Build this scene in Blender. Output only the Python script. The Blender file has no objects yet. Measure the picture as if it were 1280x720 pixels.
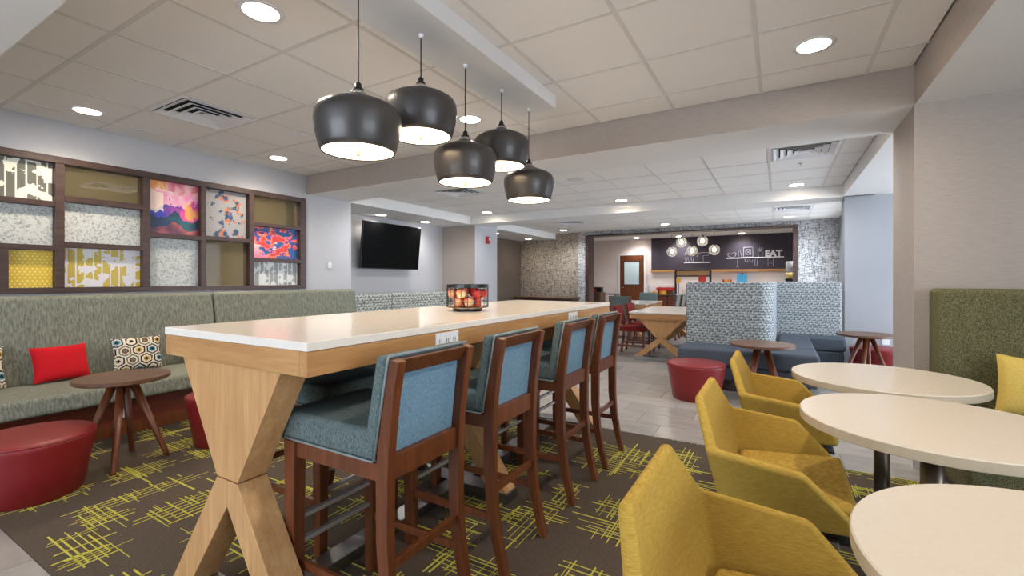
import bpy, bmesh, math, random
from mathutils import Vector, Matrix, noise
PI = math.pi
random.seed(7)
S = bpy.context.scene
C = S.collection

# ------------------------------------------------------------------ camera
F_PX = 569.0
TH = math.atan((973.0 - 640.0) / F_PX)
cd = bpy.data.cameras.new('camera'); cam = bpy.data.objects.new('camera', cd); C.objects.link(cam)
cd.sensor_width = 36.0; cd.lens = 36.0 * F_PX / 1280.0
cd.shift_y = -10.5 / 1280.0
cd.clip_start = 0.02; cd.clip_end = 200
cam.location = (0, 0, 1.22); cam.rotation_euler = (PI / 2, 0, TH)
S.camera = cam

# ------------------------------------------------------------------ world, exposure
W = bpy.data.worlds.new('sky'); S.world = W; W.use_nodes = True
bg = W.node_tree.nodes['Background']; bg.inputs[0].default_value = (0.78, 0.88, 1.0, 1); bg.inputs[1].default_value = 7.0
S.view_settings.view_transform = 'Standard'; S.view_settings.look = 'None'
S.view_settings.exposure = 0.54; S.view_settings.gamma = 1.0
try: S.view_settings.use_curve_mapping = False
except Exception: pass

def portal(name, loc, rot, sx, sy):
    l = bpy.data.lights.new(name, 'AREA'); l.shape = 'RECTANGLE'; l.size = sx; l.size_y = sy
    l.cycles.is_portal = True
    o = bpy.data.objects.new(name, l); C.objects.link(o); o.location = loc; o.rotation_euler = rot
    return o
portal('window_portal', (3.66, 0.1, 1.45), (0, PI / 2, 0), 1.3, 3.0)
portal('window_portal', (3.66, 6.05, 1.22), (0, PI / 2, 0), 2.24, 2.8)
portal('window_portal', (1.25, 9.85, 1.3), (0, PI / 2, 0), 2.05, 2.9)
portal('window_portal', (-2.0, -2.66, 1.45), (-PI / 2, 0, 0), 3.0, 1.3)  # portal for the added window behind the camera

# ------------------------------------------------------------------ materials
def lin(c):
    return tuple(((x / 255) / 12.92 if x / 255 <= .04045 else (((x / 255) + .055) / 1.055) ** 2.4) for x in c) + (1,)
MATS = {}
class NT:
    def __init__(self, name, rough=.5, metal=0, spec=None):
        self.m = bpy.data.materials.new(name); self.m.use_nodes = True
        self.t = self.m.node_tree; self.b = self.t.nodes['Principled BSDF']
        self.b.inputs['Roughness'].default_value = rough; self.b.inputs['Metallic'].default_value = metal
        if spec is not None: self.b.inputs['Specular IOR Level'].default_value = spec
        self._co = None; MATS[name] = self.m
    def n(self, k): return self.t.nodes.new(k)
    def l(self, a, b): self.t.links.new(a, b)
    def put(self, v, sock):
        if hasattr(v, 'is_linked') or isinstance(v, bpy.types.NodeSocket): self.l(v, sock)
        else: sock.default_value = v
    def co(self):
        if self._co is None: self._co = self.n('ShaderNodeTexCoord').outputs['Object']
        return self._co
    def mapped(self, sc):
        mp = self.n('ShaderNodeMapping'); mp.inputs['Scale'].default_value = sc; self.l(self.co(), mp.inputs[0]); return mp.outputs[0]
    def noise(self, sc=(1, 1, 1), scale=1.0, detail=2, rough=.5):
        x = self.n('ShaderNodeTexNoise'); x.inputs['Scale'].default_value = scale; x.inputs['Detail'].default_value = detail
        x.inputs['Roughness'].default_value = rough; self.l(self.mapped(sc), x.inputs['Vector']); return x.outputs['Fac']
    def math(self, op, a, b=0.0, c=0.0):
        x = self.n('ShaderNodeMath'); x.operation = op
        self.put(a, x.inputs[0]); self.put(b, x.inputs[1]); self.put(c, x.inputs[2]); return x.outputs[0]
    def ramp(self, f, stops):
        x = self.n('ShaderNodeValToRGB'); self.l(f, x.inputs[0]); e = x.color_ramp.elements
        while len(e) < len(stops): e.new(.5)
        for k, (p, c) in zip(e, stops): k.position = p; k.color = lin(c)
        return x.outputs[0]
    def mix(self, f, a, b):
        x = self.n('ShaderNodeMix'); x.data_type = 'RGBA'; self.put(f, x.inputs[0])
        self.put(a if not isinstance(a, tuple) else lin(a), x.inputs[6]); self.put(b if not isinstance(b, tuple) else lin(b), x.inputs[7]); return x.outputs[2]
    def col(self, c):
        self.put(lin(c) if isinstance(c, tuple) else c, self.b.inputs['Base Color']); return self
    def bump(self, h, s=.3, d=.002):
        x = self.n('ShaderNodeBump'); x.inputs['Strength'].default_value = s; x.inputs['Distance'].default_value = d
        self.l(h, x.inputs['Height']); self.l(x.outputs[0], self.b.inputs['Normal']); return self
    def xyz(self):
        x = self.n('ShaderNodeSeparateXYZ'); self.l(self.co(), x.inputs[0]); return x.outputs

def m_paint(name, c, rough=.7, var=5, sc=2.0):
    k = NT(name, rough); f = k.noise((1, 1, 1), sc, 3)
    k.col(k.ramp(f, [(.3, tuple(x - var for x in c)), (.7, tuple(x + var for x in c))]))
    k.bump(k.noise((1, 1, 1), 300, 2), .12, .001); return k.m
def m_strie(name, c, var=12):          # wallpaper with fine uneven horizontal threads
    k = NT(name, .65); f = k.noise((14, 14, 300), 1.0, 3, .6); g = k.noise((1, 1, 1), 1.5, 2)
    a = k.ramp(f, [(.32, tuple(x - var for x in c)), (.68, tuple(x + var for x in c))])
    k.col(k.mix(k.math('MULTIPLY', g, .25), a, tuple(x - 18 for x in c))); k.bump(f, .25, .001); return k.m
def m_wood(name, c1, c2, st=(14, 14, 1.2), rough=.45, sc=2.2):
    k = NT(name, rough); f = k.noise(st, sc, 5, .62); g = k.noise(tuple(x * 5 for x in st), sc, 2)
    h = k.math('ADD', k.math('MULTIPLY', f, .8), k.math('MULTIPLY', g, .2))
    k.col(k.ramp(h, [(.3, c1), (.5, tuple((a + b) / 2 for a, b in zip(c1, c2))), (.7, c2)])); k.bump(g, .06, .0006); return k.m
def m_fabric(name, c1, c2, st=(90, 90, 30), rough=.9, sc=3.0, bump=.5):
    k = NT(name, rough, 0, .25); f = k.noise(st, sc, 3, .7)
    k.col(k.ramp(f, [(.34, c1), (.66, c2)])); k.bump(f, bump, .0012)
    return k.m
def m_plain(name, c, rough=.5, metal=0, spec=None, bump=0):
    k = NT(name, rough, metal, spec); f = k.noise((1, 1, 1), 40, 2)
    k.col(k.ramp(f, [(.2, tuple(max(0, x - 3) for x in c)), (.8, tuple(min(255, x + 3) for x in c))]))
    if bump: k.bump(f, bump, .001)
    return k.m
def m_emit(name, c, s, c2=(230, 230, 230)):
    k = NT(name, .5); k.col(c2); k.b.inputs['Emission Color'].default_value = lin(c); k.b.inputs['Emission Strength'].default_value = s; return k.m
def m_attr(name, rough=.4, spec=.5):
    k = NT(name, rough, 0, spec); a = k.n('ShaderNodeAttribute'); a.attribute_name = 'print'; a.attribute_type = 'GEOMETRY'
    k.l(a.outputs['Color'], k.b.inputs['Base Color']); return k.m

wallgrey = m_strie('grey_wallpaper', (186, 185, 188), 5)
walltaupe = m_strie('taupe_wallpaper', (168, 157, 148), 8)
white = m_paint('white_paint', (226, 224, 222), .6, 2)
palewall = m_paint('pale_wall', (160, 162, 168), .55, 3)
brownwall = m_paint('brown_wall', (92, 80, 70), .7, 4)
olivewall = m_paint('olive_wall', (186, 174, 138), .7, 4)
pinkwall = m_paint('pale_pink_wall', (226, 212, 206), .6, 3)
tile_m = m_paint('ceiling_tile', (234, 230, 226), .85, 1, 60)
bar_m = m_plain('grid_bar', (212, 208, 203), .45)
black = m_plain('black_metal', (22, 21, 21), .35)
dark = m_plain('dark_void', (30, 28, 26), .8)
chrome = m_plain('chrome', (205, 206, 210), .25, .7)
bronze = m_plain('dark_steel', (120, 110, 98), .3, 1)
steel = m_plain('brushed_steel', (150, 150, 150), .32, 1)
whiteplastic = m_plain('white_plastic', (228, 228, 230), .35)
maple = m_wood('maple_along', (168, 118, 68), (204, 156, 102), (14, 1.0, 14), .42)
maple_x = m_wood('maple_cross', (168, 118, 68), (204, 156, 102), (1.0, 14, 14), .42)
maple_v = m_wood('maple_upright', (182, 132, 82), (214, 170, 118), (12, 12, 1.0), .42)
walnut = m_wood('dark_stain', (84, 42, 20), (126, 70, 39), (16, 16, 1.2), .35)
walnut_h = m_wood('dark_stain_flat', (84, 56, 40), (116, 82, 60), (1.4, 18, 18), .38)
espresso = m_wood('espresso', (52, 36, 32), (84, 60, 52), (14, 1.5, 14), .4)
plinth_m = m_wood('red_brown_board', (92, 38, 22), (122, 56, 34), (14, 1.2, 14), .4)
quartz = NT('white_quartz', .12, 0, .5); quartz.col(quartz.ramp(quartz.noise((1, 1, 1), 60, 4), [(.3, (232, 224, 213)), (.7, (237, 229, 219))])); quartz = quartz.m
laminate = NT('cream_laminate', .2, 0, .5); laminate.col(laminate.ramp(laminate.noise((1, 1, 1), 90, 3), [(.3, (207, 196, 178)), (.7, (211, 200, 183))])); laminate = laminate.m
lam_edge = m_plain('cream_edge', (190, 174, 148), .35)
sage = m_fabric('sage_fabric', (98, 100, 88), (146, 147, 132), (44, 44, 7), .85, 2.0, .3)
olive = m_fabric('olive_tweed', (56, 54, 34), (126, 121, 86), (80, 80, 45), .9)
teal = m_fabric('teal_tweed', (62, 78, 80), (118, 130, 128), (100, 100, 35), .9)
blue = m_fabric('blue_tweed', (84, 120, 144), (130, 160, 178), (130, 130, 28), .9)
piping = m_fabric('grey_piping', (120, 132, 132), (150, 160, 158))
navy = m_fabric('blue_grey_tweed', (56, 63, 74), (96, 104, 116), (90, 90, 90), .9)
mustard = m_fabric('mustard_fabric', (160, 127, 48), (190, 158, 74), (22, 22, 300), .9, 2.0, .5)
yellowp = m_fabric('yellow_cushion', (192, 164, 78), (216, 190, 106), (60, 60, 60))
redcush = m_fabric('red_cushion', (186, 16, 26), (214, 30, 40), (80, 80, 80))
redvinyl = m_plain('red_vinyl', (128, 25, 29), .42, 0, .5, .1)
redseat = m_fabric('red_seat', (96, 24, 24), (128, 36, 34), (80, 80, 80))
carpet_m = m_fabric('carpet_pile', (58, 49, 42), (102, 89, 76), (160, 160, 160), 1.0, 2.0, .8)
yarn = m_fabric('yellow_yarn', (172, 164, 52), (214, 206, 92), (160, 160, 160), 1.0, 2.0)
metal_shade = NT('gunmetal_shade', .42, .6); metal_shade.col((80, 77, 76)); metal_shade.b.inputs['Coat Weight'].default_value = .12; metal_shade = metal_shade.m
cream_cap = m_plain('nickel_cap', (178, 172, 164), .3, .8)
diffuser = m_emit('lamp_diffuser', (255, 226, 186), 7.0)
lens_m = m_emit('downlight_lens', (255, 236, 208), 9.0)
bulb_m = m_emit('bulb', (255, 238, 214), 9.0)
print_m = m_attr('printed_panel', .35)
printc_m = m_attr('printed_cloth', .9, .2)
screen = m_plain('screen_black', (2, 2, 2), .5, 0, .08)
# floor tile: pale grey stone, tone shifts from tile to tile
k = NT('stone_tile', .22); oi = k.n('ShaderNodeObjectInfo').outputs['Random']
f = k.math('ADD', k.math('MULTIPLY', k.noise((1.2, 4, 1), 2.5, 5, .6), .7), k.math('MULTIPLY', oi, .3))
k.col(k.ramp(f, [(.3, (142, 137, 132)), (.75, (174, 169, 163))])); stone = k.m
grout = m_plain('grout', (128, 122, 116), .8)
# woven wall covering: short dark strokes running both ways
def m_weave(name, base, ink):
    k = NT(name, .7); a = k.noise((9, 9, 95), 1.0, 1); b = k.noise((95, 95, 9), 1.0, 1); c = k.noise((26, 26, 26), 1.0, 1)
    h = k.math('MAXIMUM', k.math('GREATER_THAN', a, .55), k.math('GREATER_THAN', b, .56))
    h = k.math('MULTIPLY', h, k.math('GREATER_THAN', c, .40)); k.col(k.mix(h, base, ink)); k.bump(h, .3, .002); return k.m
weave = m_weave('woven_wallcovering', (176, 164, 150), (112, 101, 90))
weave_daylit = m_weave('woven_wallcovering_daylit', (200, 200, 200), (122, 124, 128))  # same covering with daylight put into its paler, cooler colours
# scale pattern upholstery: rows of small slanted scales
def m_scale(name, su, sv, ns, cols):
    k = NT(name, .85, 0, .2); X = k.xyz()
    wob = k.math('MULTIPLY', k.math('SUBTRACT', k.noise((1, 1, 1), 14, 2), .5), .8)
    u = k.math('ADD', k.math('MULTIPLY', k.math('ADD', X[0], X[1]), su), wob); v = k.math('ADD', k.math('MULTIPLY', X[2], sv), wob)
    uu = k.math('FRACT', k.math('ADD', u, k.math('MULTIPLY', k.math('FLOOR', v), .37))); vv = k.math('FRACT', v)
    tri = k.math('SUBTRACT', vv, k.math('MULTIPLY', uu, .95))
    w2 = k.math('ADD', k.math('MULTIPLY', tri, .62), k.math('MULTIPLY', k.math('SUBTRACT', k.noise((1, 1, 1), ns, 3), .5), 1.9))
    k.col(k.ramp(k.math('ADD', w2, .5), list(zip((.2, .48, .65, .95), cols)))); k.bump(w2, .06, .0005); return k.m
scale_m = m_scale('scale_pattern', 16.0, 31.0, 62, [(98, 106, 112), (138, 147, 151), (172, 179, 181), (192, 196, 195)])
scale_n = m_scale('scale_pattern_niche', 11.0, 20.0, 42, [(110, 114, 110), (150, 154, 148), (196, 196, 186), (212, 211, 200)])
glass = NT('bronze_glass', .03, 0, .5); glass.col((170, 158, 124))
glass.b.inputs['Alpha'].default_value = .14; glass = glass.m
clear = NT('clear_glass', .02, 0, .5); clear.col((235, 235, 230)); clear.b.inputs['Alpha'].default_value = .25; clear = clear.m
frost = m_plain('door_pane', (196, 212, 214), .2)

# ------------------------------------------------------------------ mesh helpers
def obj(name, verts, faces, m, parent=None, smooth=False, bevel=0, seg=2, sub=0, loc=None, rot=None):
    me = bpy.data.meshes.new(name); me.from_pydata(verts, [], faces); me.update()
    for mm in (m if isinstance(m, (list, tuple)) else [m]): me.materials.append(mm)
    if smooth or bevel or sub:
        for p in me.polygons: p.use_smooth = True
    o = bpy.data.objects.new(name, me); C.objects.link(o)
    if parent: o.parent = parent
    if bevel:
        b = o.modifiers.new('bevel', 'BEVEL'); b.width = bevel; b.segments = seg; b.limit_method = 'ANGLE'; b.angle_limit = .6
        b.harden_normals = True
    if sub:
        s = o.modifiers.new('sub', 'SUBSURF'); s.levels = sub; s.render_levels = sub
    if loc: o.location = loc
    if rot: o.rotation_euler = rot
    return o
class MB:
    def __init__(s): s.v = []; s.f = []
    def box(s, x0, x1, y0, y1, z0, z1):
        n = len(s.v); s.v += [(x, y, z) for z in (z0, z1) for y in (y0, y1) for x in (x0, x1)]
        s.f += [tuple(n + i for i in q) for q in ((0, 2, 3, 1), (4, 5, 7, 6), (0, 1, 5, 4), (2, 6, 7, 3), (0, 4, 6, 2), (1, 3, 7, 5))]; return s
    def hexa(s, p):   # 8 points, bottom 4 ccw, top 4 ccw
        n = len(s.v); s.v += [tuple(q) for q in p]
        s.f += [tuple(n + i for i in q) for q in ((3, 2, 1, 0), (4, 5, 6, 7), (0, 1, 5, 4), (1, 2, 6, 5), (2, 3, 7, 6), (3, 0, 4, 7))]; return s
    def prism_y(s, pts, y0, y1):   # polygon in XZ extruded along Y
        n = len(s.v); k = len(pts); s.v += [(x, y0, z) for x, z in pts] + [(x, y1, z) for x, z in pts]
        s.f += [tuple(range(n, n + k)), tuple(range(n + 2 * k - 1, n + k - 1, -1))] + [(n + i, n + k + i, n + k + (i + 1) % k, n + (i + 1) % k) for i in range(k)]; return s
    def prism_z(s, pts, z0, z1):
        n = len(s.v); k = len(pts); s.v += [(x, y, z0) for x, y in pts] + [(x, y, z1) for x, y in pts]
        s.f += [tuple(range(n + k - 1, n - 1, -1)), tuple(range(n + k, n + 2 * k))] + [(n + i, n + (i + 1) % k, n + k + (i + 1) % k, n + k + i) for i in range(k)]; return s
    def lathe(s, prof, seg=32, cx=0, cy=0, sx=1.0, sy=1.0, cap=True):
        n = len(s.v); k = len(prof)
        for i in range(seg):
            a = 2 * PI * i / seg
            s.v += [(cx + r * math.cos(a) * sx, cy + r * math.sin(a) * sy, z) for r, z in prof]
        for i in range(seg):
            j = (i + 1) % seg
            for q in range(k - 1): s.f.append((n + i * k + q, n + j * k + q, n + j * k + q + 1, n + i * k + q + 1))
        if cap and prof[0][0] > 1e-6: s.f.append(tuple(n + i * k for i in range(seg - 1, -1, -1)))
        if cap and prof[-1][0] > 1e-6: s.f.append(tuple(n + i * k + k - 1 for i in range(seg)))
        return s
    def tube(s, pts, r, seg=8):
        n = len(s.v); P = [Vector(p) for p in pts]
        for i, p in enumerate(P):
            d = (P[min(i + 1, len(P) - 1)] - P[max(i - 1, 0)]).normalized()
            a = d.orthogonal().normalized() if i == 0 else (a - d * a.dot(d)).normalized()
            b = d.cross(a)
            rr = r[i] if isinstance(r, (list, tuple)) else r
            s.v += [tuple(p + (a * math.cos(t) + b * math.sin(t)) * rr) for t in [2 * PI * j / seg for j in range(seg)]]
        for i in range(len(P) - 1):
            for j in range(seg): s.f.append((n + i * seg + j, n + i * seg + (j + 1) % seg, n + (i + 1) * seg + (j + 1) % seg, n + (i + 1) * seg + j))
        s.f += [tuple(range(n + seg - 1, n - 1, -1)), tuple(n + (len(P) - 1) * seg + j for j in range(seg))]; return s
    def ring(s, pts, r, seg=6):  # closed tube
        n = len(s.v); P = [Vector(p) for p in pts]; L = len(P)
        for i, p in enumerate(P):
            d = (P[(i + 1) % L] - P[i - 1]).normalized(); a = Vector((0, 0, 1)); a = (a - d * a.dot(d)).normalized(); b = d.cross(a)
            s.v += [tuple(p + (a * math.cos(t) + b * math.sin(t)) * r) for t in [2 * PI * j / seg for j in range(seg)]]
        for i in range(L):
            for j in range(seg): s.f.append((n + i * seg + j, n + i * seg + (j + 1) % seg, n + ((i + 1) % L) * seg + (j + 1) % seg, n + ((i + 1) % L) * seg + j))
        return s
    def sweep(s, path, hw, ht):    # path in XZ, rectangular section: half width in Y, half thickness in the XZ normal
        n = len(s.v); k = len(path)
        for i, (x, y, z) in enumerate(path):
            a = Vector(path[min(i + 1, k - 1)]) - Vector(path[max(i - 1, 0)]); d = Vector((a.x, 0, a.z)).normalized() if i else Vector((0, 0, 1)); nx, nz = d.z, -d.x
            w = hw[i] if isinstance(hw, (list, tuple)) else hw; t = ht[i] if isinstance(ht, (list, tuple)) else ht
            s.v += [(x + nx * t * p, y + w * q, z + nz * t * p) for p, q in ((-1, -1), (1, -1), (1, 1), (-1, 1))]
        for i in range(k - 1):
            for j in range(4): s.f.append((n + i * 4 + j, n + i * 4 + (j + 1) % 4, n + (i + 1) * 4 + (j + 1) % 4, n + (i + 1) * 4 + j))
        s.f += [(n + 3, n + 2, n + 1, n), tuple(n + (k - 1) * 4 + j for j in range(4))]; return s
    def obj(s, name, m, parent=None, **kw): return obj(name, s.v, s.f, m, parent, **kw)
def box(name, b, m, parent=None, **kw): return MB().box(*b).obj(name, m, parent, **kw)
def circle(r, n=32, z=0, cx=0, cy=0): return [(cx + r * math.cos(2 * PI * i / n), cy + r * math.sin(2 * PI * i / n), z) for i in range(n)]
def tag(o, label, cat, group=None):
    o['label'] = label; o['category'] = cat
    if group: o['group'] = group
    return o
def thing(name, label, cat, loc=(0, 0, 0), rz=0, group=None):
    o = bpy.data.objects.new(name, None); o.empty_display_size = .1; C.objects.link(o); o.location = loc; o.rotation_euler = (0, 0, rz)
    return tag(o, label, cat, group)
def struct(o): o['kind'] = 'structure'; return o
def dup(root, loc, rz=None, label=None):
    r = root.copy(); C.objects.link(r); r.location = loc
    if rz is not None: r.rotation_euler = (0, 0, rz)
    if label: r['label'] = label
    def rec(a, b):
        for ch in a.children:
            c = ch.copy()
            C.objects.link(c); c.parent = b; rec(ch, c)
    rec(root, r); return r
def two_tone(o, m2):       # downward faces take the second material
    o.data.materials.append(m2)
    for p in o.data.polygons:
        if p.normal.z < -.5: p.material_index = 1
    return o
def printed(o, fn):        # per-corner colour from fn(x,y,z)
    me = o.data; at = me.color_attributes.new('print', 'FLOAT_COLOR', 'CORNER'); buf = []
    for p in me.polygons:
        c = lin(fn(*p.center)); buf += list(c) * p.loop_total
    at.data.foreach_set('color', buf); return o

# ------------------------------------------------------------------ structure
LX, RX = -5.42, 0.76            # long left wall, right fascia / column face
HC, H2, LOW = 2.60, 2.51, 2.35  # coffer ceiling, second ceiling, soffits
floor = struct(box('floor', (-10, 3.6, -2.6, 17.2, -.14, -.008), grout))
TL, TW = .61, .305
def tiles_for(x0, x1, y0, y1):
    out = []; j = 0; y = y0
    while y < y1 - 1e-4:
        off = (round((y - 3.60) / TW) % 3) * TL / 3; x = x0 - off
        while x < x1 - 1e-4:
            a, b = max(x, x0), min(x + TL, x1)
            if b - a > .02: out.append((a, b, y, min(y + TW, y1)))
            x += TL
        y += TW
    return out
CY0, CY1, CX0, CX1 = .66, 3.60, -4.43, .80
far_t = tiles_for(-10, 3.6, CY1, 16.5); near_t = tiles_for(CX0, 3.6, CY0 - 8 * TW, CY0)
def in_near(t): return -4.6 < (t[0] + t[1]) / 2 < -1.2 and t[3] > .1
def in_far(t): return -2.7 < (t[0] + t[1]) / 2 < 1.4 and (t[2] + t[3]) / 2 < 8.2
single = [t for t in near_t if in_near(t)] + [t for t in far_t if in_far(t)]
single = single[:295]; sset = set(single); cache = {}
for a, b, c, d in single:
    key = (round(b - a, 3), round(d - c, 3))
    if key not in cache:
        o = box('floor_tile', (0.0015, b - a - .0015, .0015, d - c - .0015, -.008, 0), stone, floor); cache[key] = o.data
    else:
        o = bpy.data.objects.new('floor_tile', cache[key]); C.objects.link(o); o.parent = floor
    o.location = (a, c, 0)
mb = MB()
for a, b, c, d in near_t + far_t + tiles_for(CX1, 3.6, CY0, CY1):
    if (a, b, c, d) not in sset: mb.box(a + .0015, b - .0015, c + .0015, d - .0015, -.008, 0)
o = mb.obj('floor_tile_field', stone, floor); o['kind'] = 'stuff'

def walls(name, bl, m, bevel=0):
    mb = MB()
    for b in bl: mb.box(*b)
    return struct(mb.obj(name, m))
AY0, AY1, AZ0, AZ1 = .10, 3.82, 1.10, 2.29     # opening of the art screen in the left wall
walls('wall_left', [(LX - .14, LX, -2.6, 4.56, 0, AZ0), (LX - .14, LX, -2.6, 4.56, AZ1, 2.7), (LX - .14, LX, -2.6, AY0, AZ0, AZ1), (LX - .14, LX, AY1, 4.56, AZ0, AZ1)], wallgrey)
walls('wall_niche_left', [(-6.29, LX - .14, 4.42, 4.56, 0, 2.7)], wallgrey)
walls('wall_niche_back', [(-6.75, -6.29, 4.42, 8.6, 0, 2.7)], wallgrey)
walls('wall_niche_right', [(-6.29, LX - .004, 7.75, 8.6, 0, 2.7)], walltaupe)
walls('wall_pier', [(LX - .004, LX, 7.75, 8.6, 0, 2.7)], wallgrey)
walls('wall_corridor', [(-6.75, -6.55, 8.6, 11.7, 0, 2.7)], brownwall)
walls('wall_back', [(-7.2, -4.71, 11.7, 11.95, 0, 2.7)], weave)
walls('wall_back_daylit', [(-4.71, -4.50, 11.62, 11.95, 0, 2.41), (-4.71, .36, 11.7, 11.95, 2.41, 2.7), (.36, 2.8, 11.7, 11.95, 0, 2.7)], weave_daylit)
walls('wall_zone_right', [(1.1, 1.3, 8.0, 8.4, 0, 2.7), (1.1, 1.3, 11.3, 11.7, 0, 2.7), (1.1, 1.3, 8.4, 11.3, 0, .25), (1.1, 1.3, 8.4, 11.3, 2.34, 2.7)], palewall)
walls('wall_alcove', [(.78, 3.6, 7.66, 8.0, 0, 2.7)], palewall)
walls('wall_right', [(RX, 3.6, 3.85, 4.5, 0, 2.7)], walltaupe)
walls('wall_window', [(3.6, 3.75, -2.6, -1.4, 0, 2.7), (3.6, 3.75, 1.6, 4.65, 0, 2.7), (3.6, 3.75, 7.45, 8.0, 0, 2.7), (3.6, 3.75, -1.4, 1.6, 0, .8), (3.6, 3.75, -1.4, 1.6, 2.1, 2.7), (3.6, 3.75, 4.65, 7.45, 0, .1), (3.6, 3.75, 4.65, 7.45, 2.34, 2.7)], wallgrey)
walls('wall_behind', [(-10, -3.5, -2.75, -2.6, 0, 2.7), (-.5, 3.75, -2.75, -2.6, 0, 2.7), (-3.5, -.5, -2.75, -2.6, 0, .8), (-3.5, -.5, -2.75, -2.6, 2.1, 2.7)], wallgrey)
walls('wall_dining_back', [(-7.2, 3.0, 16.5, 16.7, 0, 3.0)], pinkwall)
walls('wall_dining_left', [(-7.2, -7.0, 11.95, 16.5, 0, 3.0)], pinkwall)
walls('wall_dining_right', [(2.6, 2.8, 11.95, 16.5, 0, 3.0)], palewall)
walls('wall_behind_screen', [(-10, -9.8, -2.6, 4.42, 0, 2.7), (-9.8, -6.43, 4.42, 4.56, 0, 2.7)], olivewall)
# corner bead where the right wall turns
struct(box('trim_corner', (RX - .004, RX + .012, 3.846, 3.86, 0, LOW), walltaupe))
struct(box('trim_corner', (LX - .01, LX + .006, 4.55, 4.568, 0, LOW), white))
# baseboards
for nm, b in (('baseboard_right', (RX, 3.6, 3.838, 3.85, 0, .1)), ('baseboard_column', (RX - .012, RX, 3.84, 4.5, 0, .1)), ('baseboard_alcove', (.78, 3.6, 7.648, 7.66, 0, .1)), ('baseboard_pier', (LX, LX + .012, 7.75, 8.6, 0, .1))):
    struct(box(nm, b, white))
# dark lining of the wide opening
walls('trim_opening', [(-4.50, -4.40, 11.6, 12.0, 0, 2.41), (.28, .36, 11.6, 12.0, 0, 2.41), (-4.40, .28, 11.6, 12.0, 2.38, 2.41)], espresso)
# window frames and panes in the walls beside the camera
for nm, x, y0, y1, z0, z1 in (('window_1', 3.67, -1.4, 1.6, .8, 2.1), ('window_2', 3.67, 4.65, 7.45, .1, 2.34), ('window_4', 1.2, 8.4, 11.3, .25, 2.34)):
    mb = MB(); n = 2
    for i in range(n + 1):
        y = y0 + (y1 - y0) * i / n; mb.box(x - .03, x + .03, y - .025, y + .025, z0, z1)
    mb.box(x - .03, x + .03, y0, y1, z0, z0 + .05).box(x - .03, x + .03, y0, y1, z1 - .05, z1)
    struct(mb.obj(nm, espresso))
mb = MB()
for i in range(3): mb.box(-3.5 + 1.5 * i - .025, -3.5 + 1.5 * i + .025, -2.70, -2.64, .8, 2.1)
struct(mb.obj('added_window', espresso))  # unseen window added behind the camera to light the front

# ceilings
def ceiling(name, x0, x1, y0, y1, z, xl, yl, skip=()):
    root = struct(box(name, (x0, x1, y0, y1, z + .022, z + .12), tile_m))
    xs = [x0] + [x for x in sorted(xl) if x0 + .05 < x < x1 - .05] + [x1]; ys = [y0] + [y for y in sorted(yl) if y0 + .05 < y < y1 - .05] + [y1]
    cache = {}
    for i in range(len(xs) - 1):
        for j in range(len(ys) - 1):
            cx, cy = (xs[i] + xs[i + 1]) / 2, (ys[j] + ys[j + 1]) / 2
            if any(abs(cx - a) < .2 and abs(cy - b) < .2 for a, b in skip): continue
            w, d = xs[i + 1] - xs[i], ys[j + 1] - ys[j]; key = (round(w, 3), round(d, 3))
            if key not in cache:
                o = box('ceiling_tile', (.011, w - .011, .011, d - .011, 0, .02), tile_m, root); cache[key] = o.data
            else:
                o = bpy.data.objects.new('ceiling_tile', cache[key]); C.objects.link(o); o.parent = root
            o.location = (xs[i], ys[j], z)
    for x in xs[1:-1]: box('grid_bar', (x - .012, x + .012, y0, y1, z - .003, z + .02), bar_m, root)
    for y in ys[1:-1]: box('grid_bar', (x0, x1, y - .012, y + .012, z - .0025, z + .02), bar_m, root)
    return root
xl1 = [-.11 - .62 * i for i in range(-1, 9)]; yl1 = [1.07 + .61 * i for i in range(6)]
xl2 = [-.085 - .61 * i for i in range(-2, 10)]; yl2 = [5.12 + .61 * i for i in range(-1, 5)]; yl3 = [8.15 + .61 * i for i in range(1, 7)]
V1 = (-4.14, 1.985); V2 = (.22, 5.425); V3 = (-4.05, 5.425); V4 = (-4.05, 9.675); V5 = (.22, 9.675)
ceiling('ceiling', LX, RX, .68, 3.85, HC, xl1, yl1, (V1,))
ceiling('ceiling_middle', LX, RX, 4.5, 7.6, H2, xl2, yl2, (V2, V3))
ceiling('ceiling_far', LX, 1.1, 8.1, 11.7, H2, xl2, yl3, (V4, V5))
struct(box('ceiling_low_near', (-10, 3.6, -2.6, .68, LOW, 2.75), white))
two_tone(walls('ceiling_low_right', [(RX, 3.6, .68, 3.85, LOW, 2.75)], walltaupe), white)
two_tone(walls('ceiling_low_alcove', [(RX, 3.6, 4.5, 7.66, LOW, 2.75)], white), white)
struct(box('ceiling_niche', (-6.29, LX, 4.56, 7.75, LOW, 2.75), white))
struct(box('ceiling_corridor', (-6.55, LX, 8.6, 11.7, LOW, 2.75), white))
two_tone(struct(box('trim_beam', (LX, RX, 3.85, 4.5, LOW, 2.75), walltaupe)), white)
struct(box('trim_beam', (LX, 1.1, 7.6, 8.1, LOW, 2.75), white))
struct(box('ceiling_dining', (-7.2, 3.0, 11.95, 16.7, 2.68, 2.8), tile_m))
struct(box('ceiling_screen_room', (-10, LX - .14, .68, 4.56, 2.5, 2.75), olivewall))
# dropped panel the pendants hang from
struct(box('trim_panel', (-1.78, -1.44, .85, 3.11, 2.50, HC), white, bevel=.004))

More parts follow.
